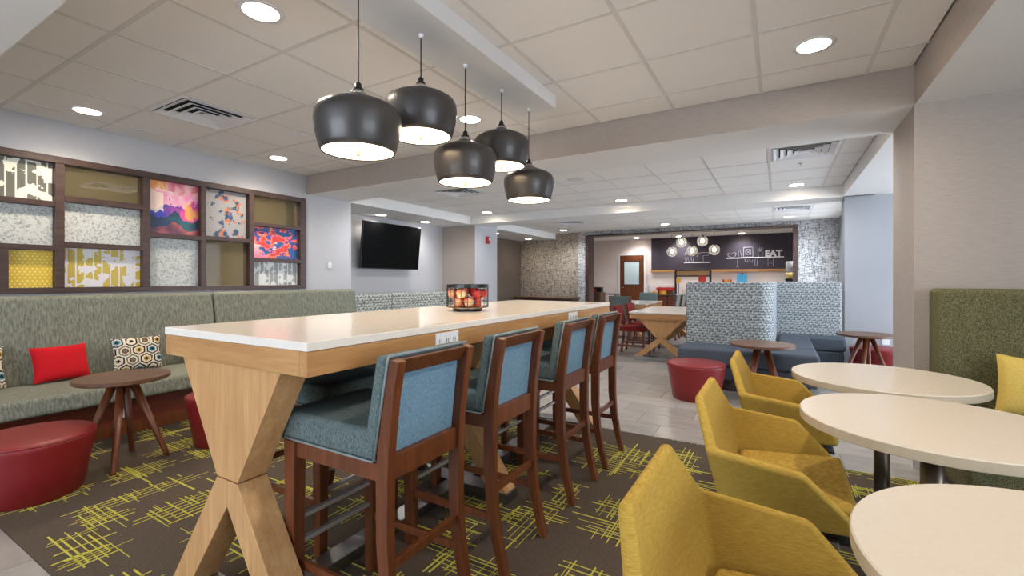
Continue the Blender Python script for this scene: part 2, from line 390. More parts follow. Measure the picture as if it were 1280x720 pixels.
# ------------------------------------------------------------------ ceiling fixtures
def lamp(name, parent, loc, energy, angle=150, radius=.06, col=(1, .86, .70), blend=.9):
    l = bpy.data.lights.new(name, 'SPOT'); l.energy = energy; l.spot_size = math.radians(angle); l.spot_blend = blend; l.shadow_soft_size = radius; l.color = col
    o = bpy.data.objects.new(name, l); C.objects.link(o); o.parent = parent; o.location = loc; return o
WARM, COOL = (1, .87, .72), (.93, .96, 1.0)
def downlight(x, y, z, label, group, e=48, r=.085, col=WARM):
    t = thing('recessed_downlight', label, 'ceiling light', (x, y, z), 0, group)
    MB().lathe([(r, -.0045), (r + .022, -.006), (r + .026, -.001), (r, .0)], 28, cap=False).obj('trim_ring', whiteplastic, t, smooth=True)
    MB().lathe([(0.0001, -.003), (r, -.003)], 28).obj('lens', lens_m, t)
    lamp('lamp', t, (0, 0, -.03), e, col=col); return t
G1 = 'round downlights in the near coffered ceiling'
downlight(-2.30, 1.37, HC, 'large bright round downlight at top edge left of the pendants', G1)
downlight(-2.29, 3.20, HC, 'round downlight seen between the hanging pendant shades', G1)
downlight(.18, 3.21, HC, 'bright round downlight in right part of near ceiling', G1)
downlight(.18, 1.40, HC, 'round downlight in near ceiling above the round cream tables', G1)
downlight(-4.88, 1.46, HC, 'small downlight beside the air vent above the framed wall screen', G1)
downlight(-4.90, 3.12, HC, 'small downlight near the far end of the framed wall screen', G1)
G2 = 'downlights of the middle ceiling'
for x, n in ((.21, 'right, below the square air vent'), (-2.21, 'centre, above the long table end'), (-4.83, 'left, near the television niche')):
    downlight(x, 7.30, H2, 'round downlight in the middle ceiling, ' + n, G2, 42, col=COOL)
for x, n in ((.21, 'right'), (-2.21, 'centre'), (-4.83, 'left')):
    downlight(x, 4.86, H2, 'round downlight hidden just behind the wide beam, ' + n, G2, 42, col=COOL)
downlight(-5.98, 5.70, LOW, 'left downlight in the soffit over the television', 'niche downlights', 26, col=COOL)
downlight(-5.98, 6.85, LOW, 'right downlight in the soffit over the television', 'niche downlights', 26, col=COOL)
G3 = 'downlights of the far ceiling'
for x, n in ((.18, 'right, over the opening edge'), (-2.28, 'centre, over the opening'), (-4.85, 'left, over the woven wall')):
    downlight(x, 10.95, H2, 'small downlight in the far ceiling, ' + n, G3, 60, col=COOL)
downlight(-5.98, 9.40, LOW, 'small downlight just right of the fire alarm pier', G3, 16, col=COOL)
downlight(-5.97, 11.1, LOW, 'small downlight in front of the woven beige wall', G3, 10)
G4 = 'downlights of the breakfast room'
for i, (x, y) in enumerate(((-4.6, 14.6), (-4.3, 16.0), (-3.0, 14.4), (-2.9, 16.1), (-1.2, 14.5), (-1.0, 16.1), (.8, 15.0))):
    downlight(x, y, 2.68, ('tiny downlight by the wooden door', 'tiny downlight washing the wall above the wooden door', 'tiny downlight left of the globe lamps', 'tiny downlight at left end of the dark mural', 'tiny downlight beyond the globe lamps', 'tiny downlight above the chalk drawing shelf', 'tiny downlight at right end of the dark mural')[i], G4, 55, col=COOL)
downlight(-6.3, .95, 2.5, 'added downlight, out of sight, lighting the room behind the screen', 'added back room lights', 150)  # this lamp and the next are added to brighten the back room
downlight(-6.3, 3.4, 2.5, 'second added downlight lighting the room behind the screen', 'added back room lights', 150)

def vent(x, y, z, label, s=.60, m=whiteplastic):
    t = thing('air_vent', label, 'air vent', (x, y, z), 0, 'square ceiling air vents')
    h = s / 2
    box('duct', (-h + .03, h - .03, -h + .03, h - .03, .012, .02), dark, t)
    def frame(a, b, z0, z1, nm):
        p = [(-a, -a, z0), (a, -a, z0), (a, a, z0), (-a, a, z0), (-b, -b, z1), (b, -b, z1), (b, b, z1), (-b, b, z1)]
        p2 = [(q[0], q[1], q[2] + .004) for q in p]; f = []
        for i in range(4):
            j = (i + 1) % 4; f += [(i, j, 4 + j, 4 + i), (8 + j, 8 + i, 12 + i, 12 + j), (i, 8 + i, 8 + j, j), (4 + j, 12 + j, 12 + i, 4 + i)]
        return obj(nm, p + p2, f, m, t)
    frame(h, h - .03, -.002, -.006, 'frame')
    for i in range(4):
        b = h - .062 - i * .062
        if b > .04: frame(b + .028, b - .022, -.014, .008, 'louver')
    box('core', (-.03, .03, -.03, .03, -.01, -.004), m, t)
    return t
vent(-7.98, 2.66, 2.5, 'air vent in the ceiling seen through the bronze glass of the screen')
vent(*V1, HC, 'square air vent in the near ceiling above the sage bench')
vent(*V2, H2, 'white square air vent behind the beam near the right column')
vent(*V3, H2, 'square air vent in the middle ceiling behind the front pendants')
vent(*V4, H2, 'small far air vent over the woven beige wall')
vent(*V5, H2, 'small far air vent at right above the mural opening')
t = thing('ceiling_speaker', 'flat round white speaker in the middle ceiling', 'speaker', (-2.25, 5.49, H2))
MB().lathe([(.0001, -.006), (.10, -.006), (.115, -.004), (.118, -.0005)], 28).obj('grille', bar_m, t, smooth=True)
t = thing('sprinkler_head', 'small round sprinkler cover beside the near air vent', 'sprinkler', (-3.9, 2.72, HC))
MB().lathe([(.0001, -.012), (.03, -.01), (.04, -.0035)], 16).obj('cover', whiteplastic, t, smooth=True)
t = thing('sprinkler_head', 'small sprinkler head next to the white vent behind the beam', 'sprinkler', (.22, 5.95, H2))
MB().lathe([(.0001, -.03), (.012, -.028), (.012, -.01), (.035, -.0035)], 16).obj('cover', whiteplastic, t, smooth=True)

# pendants
def pendant(y, zb, label):
    t = thing('pendant_lamp', label, 'pendant lamp', (-1.61, y, 0), 0, 'grey metal pendants over the long table')
    R = .187
    prof = [(.158, 0), (.166, .02), (.180, .075), (.187, .13), (.184, .165), (.172, .188), (.145, .205), (.105, .222), (.07, .236), (.04, .250), (.032, .258)]
    MB().lathe([(r - .006, z) for r, z in prof[::-1]] + [(r, z) for r, z in prof], 48, cap=False).obj('shade', metal_shade, t, smooth=True, loc=(0, 0, zb))
    MB().lathe([(.0001, .006), (.157, .006), (.157, .011), (.0001, .011)], 40).obj('diffuser', diffuser, t, loc=(0, 0, zb))
    MB().lathe([(.0001, -.014), (.010, -.014), (.010, .006)], 12).obj('finial', bronze, t, loc=(0, 0, zb))
    MB().lathe([(.034, .250), (.036, .262), (.022, .272), (.0001, .274)], 20).obj('neck', cream_cap, t, smooth=True, loc=(0, 0, zb))
    MB().lathe([(.022, .268), (.024, .280), (.014, .288), (.015, .302), (.006, .312), (.0001, .313)], 16).obj('socket', black, t, smooth=True, loc=(0, 0, zb))
    MB().tube([(0, 0, zb + .31), (0, 0, 2.49)], .0032, 8).obj('cord', black, t)
    MB().lathe([(.0001, 2.478), (.008, 2.478), (.014, 2.49), (.014, 2.5)], 12).obj('canopy', whiteplastic, t, smooth=True)
    return t
for y, zb, l in ((1.40, 1.785, 'grey metal pendant lamp nearest the camera, leftmost of five'), (1.81, 1.965, 'higher-hung grey pendant lamp, second from the left'), (2.20, 1.795, 'lower-hung grey pendant lamp, middle of the five'),
                 (2.61, 1.98, 'higher-hung grey pendant lamp, fourth from the left'), (3.00, 1.81, 'smallest-looking grey pendant lamp at far right end of the row')):
    pendant(y, zb, l)

# ------------------------------------------------------------------ carpet
carpet = tag(box('carpet', (CX0, CX1, CY0, CY1, -.008, .004), carpet_m), 'brown carpet with clusters of crossed yellow lines under the long table', 'carpet')
mb = MB()
def strip(x0, x1, y0, y1):
    x0, x1 = max(x0, CX0), min(x1, CX1); y0, y1 = max(y0, CY0), min(y1, CY1)
    if x1 - x0 < .002 or y1 - y0 < .002: return
    mb.box(x0, x1, y0, y1, .003, .0052)
rr = random.Random(11); cell = .40
for i in range(int((CX1 - CX0) / cell) + 1):
    for j in range(int((CY1 - CY0) / cell) + 1):
        cx = CX0 + (i + .5) * cell + rr.uniform(-.1, .1); cy = CY0 + (j + .5) * cell + rr.uniform(-.1, .1)
        if rr.random() < .06: continue
        o = rr.random() < .5; L = rr.uniform(.26, .52); n = rr.randint(4, 7); sp = rr.uniform(.024, .036); wd = (n - 1) * sp
        def put(a0, a1, b, w):     # along the long axis
            if o: strip(cx + a0, cx + a1, cy + b - w / 2, cy + b + w / 2)
            else: strip(cx + b - w / 2, cx + b + w / 2, cy + a0, cy + a1)
        def putc(b0, b1, a, w):
            if o: strip(cx + a - w / 2, cx + a + w / 2, cy + b0, cy + b1)
            else: strip(cx + b0, cx + b1, cy + a - w / 2, cy + a + w / 2)
        for q in range(n):
            a0 = -L / 2 + rr.uniform(-.09, .09); a1 = L / 2 + rr.uniform(-.12, .09); b = -wd / 2 + q * sp + rr.uniform(-.004, .004); w = rr.choice((.003, .0045, .006, .0075))
            put(a0, a1, b, w)
        for q in range(rr.randint(8, 14)):
            a = rr.uniform(-L / 2, L / 2); b0 = -wd / 2 - rr.uniform(0, .07); b1 = b0 + rr.uniform(.3, 1.1) * (wd + .08)
            putc(b0, b1, a, rr.choice((.003, .0045, .006, .0075)))
        if rr.random() < .6:
            a = rr.uniform(-L / 2, L / 2); putc(-wd / 2 - rr.uniform(.05, .22), wd / 2 + rr.uniform(.02, .18), a, .0095)
o = mb.obj('yellow_line_pattern', yarn, carpet); o['kind'] = 'stuff'

# ------------------------------------------------------------------ X-trestle table
def trestle(t, cx, y0, th, zt, half_t, half_f, half_c, zc, m=maple_v):
    tr = bpy.data.objects.new('trestle', None); C.objects.link(tr); tr.parent = t; tr.location = (cx, y0, 0)
    f0 = .055
    sl = (half_f - half_c) / (zc - f0)
    lw = .105
    # upper panel, a downward-pointing wedge
    MB().prism_y([(-half_c, zc), (half_c, zc), (half_t, zt), (-half_t, zt)], 0, th).obj('wedge_panel', m, tr, bevel=.002, seg=1)
    for s in (-1, 1):
        pts = [(0, zc - .004), (s * half_c, zc - .004), (s * half_f, f0), (s * (half_f - lw * 1.15), f0), (0, zc - .092 * zc / .5)]
        if s < 0: pts = pts[::-1]
        MB().prism_y(pts, 0, th).obj('leg', m, tr, bevel=.002, seg=1)
    box('foot', (-half_f - .01, half_f + .01, -.004, th + .004, 0, f0), steel, tr, bevel=.003, seg=1)
    return tr
def outlet(t, x, y, z, w, hh, nx=1):
    p = box('power_outlet', (0, .006 * nx, -w / 2, w / 2, -hh / 2, hh / 2) if nx > 0 else (-.006, 0, -w / 2, w / 2, -hh / 2, hh / 2), whiteplastic, t, bevel=.0015, seg=1, loc=(x, y, z))
    for dy in (-.045, .0, .045) if w > .1 else (0,):
        for d2 in (-.006, .006): box('slot', (.005 * nx, .0068 * nx, dy + d2 - .0015, dy + d2 + .0015, -.008, .008) if nx > 0 else (-.0068, -.005, dy + d2 - .0015, dy + d2 + .0015, -.008, .008), dark, p)
    return p
tx0, tx1, ty0, ty1, tz = -2.06, -1.19, .845, 3.61, 1.03
tcx = (tx0 + tx1) / 2
T = thing('communal_table', 'long bar-height maple table with white stone top and crossed legs', 'table', (tcx, ty0, .0055))
w2 = (tx1 - tx0) / 2; tl = ty1 - ty0
box('tabletop', (-w2, w2, 0, tl, tz - .028, tz), quartz, T, bevel=.003)
az0, az1 = .925, tz - .0285
box('apron', (w2 - .04, w2 - .004, .004, tl - .004, az0, az1), maple, T, bevel=.0015, seg=1)
box('apron', (-w2 + .004, -w2 + .04, .004, tl - .004, az0, az1), maple, T, bevel=.0015, seg=1)
box('apron', (-w2 + .0405, w2 - .0405, .004, .04, az0, az1), maple_x, T, bevel=.0015, seg=1)
box('apron', (-w2 + .0405, w2 - .0405, tl - .04, tl - .004, az0, az1), maple_x, T, bevel=.0015, seg=1)
box('subtop', (-w2 + .041, w2 - .041, .041, tl - .041, .98, az1), walnut, T)
for y in (.02, 1.26, tl - .16): trestle(T, -.03, y, .105, az0, .31, .385, .066, .52)
box('floor_runner', (-.05, .05, .14, tl - .165, 0, .05), steel, T, bevel=.003, seg=1)
outlet(T, w2 - .004, .655, .963, .15, .066); outlet(T, w2 - .004, 2.0, .963, .15, .066)

# ------------------------------------------------------------------ bar stools (front towards -X)
def bar_stool(label, loc, rz):
    t = thing('bar_stool', label, 'bar stool', loc, rz, 'blue upholstered bar stools at the long table')
    hy = .176
    for s in (-1, 1):
        y = s * hy
        MB().sweep([(.275, y, 0), (.245, y, .12), (.218, y, .26), (.205, y, .42), (.205, y, .60), (.212, y, .72), (.232, y, .86), (.258, y, .975)], .018, [.017, .019, .022, .024, .025, .024, .021, .018]).obj('leg', walnut, t, bevel=.003, seg=1)
        MB().hexa([(-.255, y - .021, 0), (-.212, y - .021, 0), (-.212, y + .021, 0), (-.255, y + .021, 0), (-.265, y - .025, .655), (-.208, y - .025, .655), (-.208, y + .025, .655), (-.265, y + .025, .655)]).obj('leg', walnut, t, bevel=.003, seg=1)
        box('seat_rail', (-.207, .182, y - .014, y + .014, .60, .655), walnut, t, bevel=.002, seg=1)
        box('stretcher', (-.214, .212, y - .009, y + .009, .215, .245), walnut, t, bevel=.002, seg=1)
    box('seat_rail', (-.255, -.225, -hy + .026, hy - .026, .60, .655), walnut, t, bevel=.002, seg=1)
    box('seat_rail', (.19, .22, -hy + .021, hy - .021, .60, .675), walnut, t, bevel=.002, seg=1)
    box('stretcher', (.203, .222, -hy + .018, hy - .018, .325, .355), walnut, t, bevel=.002, seg=1)
    for z, x in ((.285, -.234), (.372, -.234)): box('foot_rail', (x - .011, x + .011, -hy + .018, hy - .018, z - .009, z + .009), chrome, t, bevel=.003, seg=1)
    st = box('seat_cushion', (-.295, .168, -.199, .199, .657, .755), teal, t, bevel=.022, seg=3)
    mb = MB(); mb.ring([(-.291, -.195, .659), (.1, -.195, .659), (.165, -.195, .659), (.165, .195, .659), (.1, .195, .659), (-.291, .195, .659)], .004); mb.obj('piping', piping, st, smooth=True)
    # top rail and back pads follow the lean of the stiles
    MB().hexa([(.216, -hy + .02, .925), (.238, -hy + .02, .925), (.238, hy - .02, .925), (.216, hy - .02, .925), (.240, -hy + .02, .975), (.268, -hy + .02, .975), (.268, hy - .02, .975), (.240, hy - .02, .975)]).obj('top_rail', walnut, t, bevel=.002, seg=1)
    pad = MB().hexa([(.120, -.197, .66), (.172, -.197, .66), (.172, .197, .66), (.120, .197, .66), (.182, -.197, .985), (.232, -.197, .985), (.232, .197, .985), (.182, .197, .985)]).obj('back_pad', teal, t, bevel=.016, seg=3)
    MB().ring([(.178, -.197, .668), (.236, -.197, .978), (.237, -.193, .986), (.237, .193, .986), (.236, .197, .978), (.178, .197, .668)], .0045).obj('piping', piping, pad, smooth=True)
    MB().hexa([(.180, -hy + .021, .676), (.198, -hy + .021, .676), (.198, hy - .021, .676), (.180, hy - .021, .676), (.222, -hy + .021, .924), (.226, -hy + .021, .924), (.226, hy - .021, .924), (.222, hy - .021, .924)]).obj('back_panel', blue, t)
    return t
st0 = None
for y, n in ((1.175, 'nearest the camera on the right side of the long table'), (1.76, 'second from the camera on the right side of the long table'), (2.46, 'third from the camera on the right side of the long table'), (3.01, 'farthest on the right side of the long table')):
    l = 'blue-backed bar stool, ' + n
    if st0 is None: st0 = bar_stool(l, (-1.235, y, .0055), 0)
    else: dup(st0, (-1.235, y, .0055), 0, l)
for y, n in ((1.47, 'nearest'), (1.895, 'second'), (2.47, 'third'), (3.02, 'farthest')):
    dup(st0, (-1.96, y, .0055), PI, 'bar stool tucked under the far long side of the table, %s from the camera' % n)

# ------------------------------------------------------------------ basket of apples
bx, by = -1.60, 2.21
B = thing('wire_basket', 'round black wire basket holding red apples on the long table', 'basket', (bx, by, tz + .006))
MB().lathe([(.0001, 0), (.085, 0), (.088, .0055), (.088, .018), (.0001, .018)], 32).obj('base', black, B, smooth=False)
MB().lathe([(.0001, .019), (.118, .019), (.118, .023), (.0001, .023)], 32).obj('tray', maple_x, B)  # light maple puts the pendants' warm glow into the tray colour
MB().lathe([(.121, .136), (.125, .136), (.125, .156), (.121, .156), (.121, .136)], 40).obj('rim_band', black, B)
for z in (.024, .055): MB().ring(circle(.123, 32, z), .0018).obj('hoop', black, B, smooth=True)
for i in range(20):
    a = 2 * PI * i / 20; x, y = .123 * math.cos(a), .123 * math.sin(a)
    MB().tube([(x, y, .022), (x, y, .14)], .0016, 6).obj('upright_wire', black, B)
k = NT('apple_skin', .3, 0, .5); g = k.noise((1, 1, 1), 14, 3); k.col(k.ramp(k.math('ADD', k.math('MULTIPLY', g, .7), k.math('MULTIPLY', k.n('ShaderNodeObjectInfo').outputs['Random'], .35)), [(.36, (190, 36, 32)), (.55, (214, 80, 54)), (.74, (246, 206, 150))])); apple_m = k.m
apple0 = None
prof = [(.0001, -.024), (.010, -.0275), (.020, -.024), (.027, -.010), (.0295, .0055), (.026, .017), (.018, .0255), (.009, .026), (.0001, .021)]
spots = [(0, 0, .053)] + [(.062 * math.cos(a), .062 * math.sin(a), .053) for a in [PI / 3 * i + .2 for i in range(6)]]
spots += [(.089 * math.cos(a), .089 * math.sin(a), .103) for a in [PI / 3 * i + .72 for i in range(6)]] + [(.036 * math.cos(a), .036 * math.sin(a), .122) for a in (.4, 2.5, 4.6)]
for i, (x, y, z) in enumerate(spots):
    if apple0 is None:
        apple0 = thing('apple', 'red and yellow apple piled in the black wire basket', 'apple', (bx + x, by + y, tz + .006 + z), 0, 'apples in the wire basket')
        MB().lathe(prof, 16).obj('flesh', apple_m, apple0, smooth=True); MB().tube([(0, 0, .02), (.002, 0, .034)], .0014, 5).obj('stem', walnut, apple0)
    else: dup(apple0, (bx + x, by + y, tz + .006 + z), i * 1.3)

# ------------------------------------------------------------------ framed screen in the left wall
SC = thing('framed_wall_screen', 'dark wood grid screen of art panels and glass in the left wall', 'wall screen', (LX, 0, 0))
fx0, fx1 = -.10, .035
def rail(y0, y1, z0, z1, nm='rail'): return box(nm, (fx0, fx1, y0, y1, z0, z1), espresso, SC, bevel=.002, seg=1)
rail(AY0 + .001, AY1 - .001, AZ1 - .06, AZ1 - .001, 'top_rail'); rail(AY0 + .001, AY1 - .001, AZ0 + .001, AZ0 + .05, 'bottom_rail')
zb, zt_ = AZ0 + .0505, AZ1 - .0605
for y0, y1 in ((AY0 + .001, AY0 + .06), (.62, .68), (1.40, 1.46), (2.03, 2.09), (2.55, 2.60), (3.07, 3.125), (3.735, AY1 - .001)): rail(y0, y1, zb, zt_, 'stile')
cols = [(AY0 + .06, .62), (.68, 1.40), (1.46, 2.03), (2.09, 2.55), (2.60, 3.07), (3.125, 3.735)]
def n3(x, y, z=0, s=1): return noise.noise((x * s, y * s, z))
def fb(x, y, s, z=0, o=4): return noise.fractal((x * s, y * s, z), 1.0, 2.0, o)
def mixc(a, b, t): t = max(0, min(1, t)); return tuple(p + (q - p) * t for p, q in zip(a, b))
def art_cut(base, ink):
    def f(x, y, z):
        band = n3(y * 11, 3.3, 1.0) ; col = math.floor(y / .062 + .3 * n3(0, z * 2, 5)); hgt = fb(col * 3.7, z, 3.0, 2.0)
        edge = abs((y / .062) % 1 - .5) > .42
        return base if edge or (fb(y, z, 9, 4) + .5 * hgt > .08) else ink
    return f
def art_tex(x, y, z):
    v = fb(y, z, 75, 1.5, 3); return mixc((192, 194, 189), (132, 135, 135), max(0, (v + .05)) * 1.3)
def art_yel(x, y, z):
    a = (y / .030 + (math.floor(z / .026) % 2) * .5) % 1; b = (z / .026) % 1
    return (246, 226, 140) if (a - .5) ** 2 + (b - .5) ** 2 < .05 else (222, 186, 60)
def art_big(x, y, z):
    u = (y - 2.09) / .46; v = (z - 1.68) / .53; n = fb(u, v, 2.6, .3, 5); n2 = fb(u, v, 3.4, 7.7, 5)
    h = v + n * .22
    if h < .18: c = mixc((90, 50, 70), (196, 96, 90), n2 + .5)
    elif h < .42: c = mixc((22, 44, 78), (40, 96, 104), n2 * 1.2 + .4)
    elif h < .62: c = mixc((60, 60, 170), (240, 80, 160), u * 1.2 + n2)
    elif h < .86: c = mixc((250, 150, 190), (250, 230, 220), n2 + .5)
    else: c = mixc((250, 222, 212), (205, 56, 86), u * 1.3 - .4 + n2 * .7)
    if u < .35 and h > .62: c = mixc(c, (246, 150, 60), .8 * max(0, min(1, n2 * 3 + .5)))
    if u > .72 and h > .5: c = mixc(c, (250, 196, 70), .75 * max(0, min(1, n2 * 3 + .4)))
    if u < .3 and .55 < h < .8: c = mixc(c, (252, 240, 210), .8)
    return c
def art_fl(x, y, z):
    u = (y - 2.60) / .47; v = (z - 1.69) / .52; d = abs(u - .45 - .15 * math.sin(v * 4)); n = fb(u, v, 6, 2.2, 5) - d * 1.3 + .10 - .5 * max(0, .25 - v)
    base = (152, 149, 148)
    if n > .06:
        q = fb(u, v, 9, 9.1, 3); return (206, 104, 60) if q > .2 else (40, 70, 96) if q < -.05 else (96, 76, 120) if q < .08 else (60, 120, 110)
    return base
def art_rb(x, y, z):
    u = (y - 3.125) / .61; v = (z - 1.47) / .38; n = fb(u, v, 4.0, 6.6, 5); h = u * .8 + v * .4 + n * .5
    if h < .28: return mixc((214, 206, 204), (226, 110, 140), max(0, .5 - v) * 2)
    q = fb(u, v, 5, 12.0, 4) + .35 * (u - .5)
    return (214, 50, 50) if q < -.15 else (240, 150, 90) if q < -.02 else (236, 90, 130) if q < .08 else (70, 50, 140) if q < .22 else (30, 90, 150)
def panel(y0, y1, z0, z1, fn, label, res=.0055):
    y0 += .002; y1 -= .002; z0 += .002; z1 -= .002
    ny, nz = max(2, int((y1 - y0) / res)), max(2, int((z1 - z0) / res)); xa, xb = -.034, -.028; v = []; f = []
    for j in range(nz + 1):
        for i in range(ny + 1): v.append((xb, y0 + (y1 - y0) * i / ny, z0 + (z1 - z0) * j / nz))
    for j in range(nz):
        for i in range(ny): q = j * (ny + 1) + i; f.append((q, q + 1, q + ny + 2, q + ny + 1))
    n = len(v); v += [(xa, y0, z0), (xa, y1, z0), (xa, y1, z1), (xa, y0, z1)]; f.append((n + 3, n + 2, n + 1, n))
    o = obj('art_panel', v, f, print_m, SC); printed(o, fn); o['label'] = label; return o
def pane(y0, y1, z0, z1): 
    o = box('glass_pane', (-.036, -.030, y0 + .002, y1 - .002, z0 + .002, z1 - .002), glass, SC); o['label'] = 'bronze tinted glass pane'; return o
def bar(ci, z, h=.045): rail(cols[ci][0] + .0005, cols[ci][1] - .0005, z, z + h, 'cross_bar')
a, b = cols[1]; bar(1, 1.85); bar(1, 1.47)
panel(a, b, 1.895, zt_, art_cut((224, 222, 206), (104, 102, 92)), 'grey and cream birch cut-out panel'); panel(a, b, 1.515, 1.85, art_tex, 'white swirl textured panel')
rail(1.075, 1.125, zb, 1.4695, 'divider'); panel(1.125, b, zb, 1.47, art_yel, 'yellow dotted panel'); pane(a, 1.075, zb, 1.47)
a, b = cols[2]; bar(2, 1.905, .05); bar(2, 1.505)
pane(a, b, 1.955, zt_); panel(a, b, 1.55, 1.905, art_tex, 'white swirl textured panel'); panel(a, b, zb, 1.505, art_cut((214, 210, 212), (190, 168, 70)), 'yellow and white birch cut-out panel')
a, b = cols[3]; bar(3, 1.645); panel(a, b, 1.69, zt_, art_big, 'pink, orange and navy abstract painting'); panel(a, b, zb, 1.645, art_tex, 'white speckled textured panel')
a, b = cols[4]; bar(4, 1.655); panel(a, b, 1.70, zt_, art_fl, 'grey panel with scattered dark blossoms'); pane(a, b, zb, 1.655)
a, b = cols[5]; bar(5, 1.865); bar(5, 1.435); pane(a, b, 1.91, zt_); panel(a, b, 1.48, 1.865, art_rb, 'red, pink and blue abstract painting'); panel(a, b, zb, 1.435, art_cut((222, 222, 220), (150, 152, 148)), 'white and grey birch cut-out panel')
a, b = cols[0]; bar(0, 1.7); pane(a, b, 1.745, zt_); panel(a, b, zb, 1.7, art_tex, 'white swirl textured panel')

# ------------------------------------------------------------------ left bench
BN = thing('wall_bench', 'long sage green upholstered bench under the framed screen', 'bench', (LX, 0, 0))
for y0, y1 in ((-.6, 2.595), (2.60, 4.50)):
    bk = MB().hexa([(.045, y0, .36), (.30, y0, .36), (.30, y1, .36), (.045, y1, .36), (.045, y0, 1.085), (.19, y0, 1.085), (.19, y1, 1.085), (.045, y1, 1.085)]).obj('back_cushion', sage, BN, bevel=.04, seg=4)
    st = MB().hexa([(.31, y0, .30), (1.16, y0, .30), (1.16, y1, .30), (.31, y1, .30), (.31, y0, .395), (1.13, y0, .425), (1.13, y1, .425), (.31, y1, .395)]).obj('seat_cushion', sage, BN, bevel=.035, seg=4)
pb = box('base', (.05, .98, -.6, 4.50, 0, .295), plinth_m, BN)
box('kick_strip', (.965, .984, -.6, 4.50, 0, .09), walnut, pb)
o = outlet(BN, .981, 1.56, .19, .07, .11); o.name = 'wall_outlet'
def cushion(name, label, loc, w, hgt, d, m, rx, rz, fn=None, n=28):
    # pillow: puffed square, local X across, Z up, thickness along Y
    v = []; f = []
    for s in (-1, 1):
        for j in range(n + 1):
            for i in range(n + 1):
                a, b = 2 * i / n - 1, 2 * j / n - 1
                q = max(0, (1 - a ** 4) * (1 - b ** 4)) ** .55
                pinch = 1 - .07 * (1 - abs(b) ** 2) * abs(a) ** 3; pinch2 = 1 - .07 * (1 - abs(a) ** 2) * abs(b) ** 3
                v.append((a * w / 2 * pinch, s * d / 2 * q, b * hgt / 2 * pinch2 + hgt / 2))
    N = (n + 1) ** 2
    for j in range(n):
        for i in range(n):
            q = j * (n + 1) + i; f.append((q, q + 1, q + n + 2, q + n + 1)); f.append((N + q, N + q + n + 1, N + q + n + 2, N + q + 1))
    o = obj(name, v, f, m, smooth=True); o.location = loc; o.rotation_euler = (rx, 0, rz)
    if fn: printed(o, fn)
    tag(o, label, 'cushion'); return o
def hexfn(x, y, z):
    s = .098; u, v = x / s, z / s; best = None
    r3 = math.sqrt(3)
    for ox, oy in ((0, 0), (.5, r3 / 2)):
        a = (u - ox) - round(u - ox); b = (v - oy) - r3 * round((v - oy) / r3)
        d = max(abs(a), abs(a) * .5 + abs(b) * r3 / 2)
        if best is None or d < best[0]: best = (d, round(u - ox), round((v - oy) / r3), ox)
    d, i, j, ox = best; kk = (i * 7 + j * 13 + (5 if ox else 0)) % 4
    c1 = ((20, 52, 78), (70, 40, 24), (110, 116, 96), (30, 30, 34))[kk]; c2 = ((92, 150, 160), (200, 170, 90), (120, 60, 46), (222, 206, 180))[kk]
    return (222, 208, 186) if d > .44 else c1 if d > .33 else (226, 214, 194) if d > .23 else c2 if d > .13 else c1
LEAN = -.30
cushion('throw_cushion', 'plain red cushion on the bench beside the brown side table', (-5.0, 1.35, .405), .36, .29, .11, redcush, LEAN, PI / 2 + .12)
cushion('throw_cushion', 'hexagon patterned cushion on the bench behind the brown side table', (-5.02, 1.86, .405), .36, .30, .11, printc_m, LEAN, PI / 2 - .12, hexfn, 64)
cushion('throw_cushion', 'plain red cushion mostly hidden behind the long table corner', (-5.0, 2.40, .405), .36, .29, .11, redcush, LEAN, PI / 2)
cushion('throw_cushion', 'hexagon patterned cushion cut by the left edge of the picture', (-5.0, .86, .405), .36, .32, .11, printc_m, LEAN, PI / 2 + .05, hexfn, 64)

# ------------------------------------------------------------------ ottomans, side tables
def ottoman(label, loc, r=.29, hgt=.43, rz=0, sx=1.0):
    t = thing('ottoman', label, 'ottoman', loc, rz, 'tapered red vinyl ottomans')
    MB().lathe([(.0001, .0), (r * .78, .0), (r * .80, .006), (r * .90, hgt * .5), (r * .985, hgt * .86), (r, hgt * .92), (r * .985, hgt * .965)], 40, sx=sx).obj('body', redvinyl, t, smooth=True)
    MB().lathe([(r * .985, hgt * .962), (r * .955, hgt * .988), (r * .85, hgt * 1.0), (r * .4, hgt * 1.015), (.0001, hgt * 1.018)], 40, sx=sx).obj('top', redvinyl, t, smooth=True)
    MB().ring([(p[0] * sx, p[1], p[2]) for p in circle(r * .988, 40, hgt * .964)], .004).obj('seam', redvinyl, t, smooth=True)
    return t
ottoman('red ottoman at the left edge in front of the side table', (-3.66, .85, .0055), .28, .34)
ottoman('red ottoman half hidden behind the long table leg', (-3.62, 1.90, .0055), .27, .365)
ottoman('red ottoman on the tiles in front of the patterned booth', (-.735, 5.02, 0), .285, .37)
ottoman('red ottoman against the pale wall beyond the column', (1.085, 7.25, 0), .30, .365)
def side_table(label, loc, r, z, rz=0, m=walnut_h, legm=walnut):
    t = thing('side_table', label, 'side table', loc, rz, 'round brown side tables')
    MB().lathe([(.0001, z - .028), (r - .006, z - .028), (r, z - .022), (r, z - .003), (r - .004, z), (.0001, z)], 48).obj('tabletop', m, t)
    MB().lathe([(.0001, z - .045), (.09, z - .045), (.09, z - .0285), (.0001, z - .0285)], 20).obj('hub', legm, t)
    for i in range(4):
        a = PI / 4 + i * PI / 2; ca, sa = math.cos(a), math.sin(a)
        MB().tube([(ca * .05, sa * .05, z - .046), (ca * .2335, sa * .2335, .012), (ca * .234, sa * .234, .0)], [.026, .0163, .016], 8).obj('leg', legm, t, smooth=True)
    return t
side_table('round brown side table with four splayed legs before the sage bench', (-3.77, 1.31, .0055), .255, .575, .25)
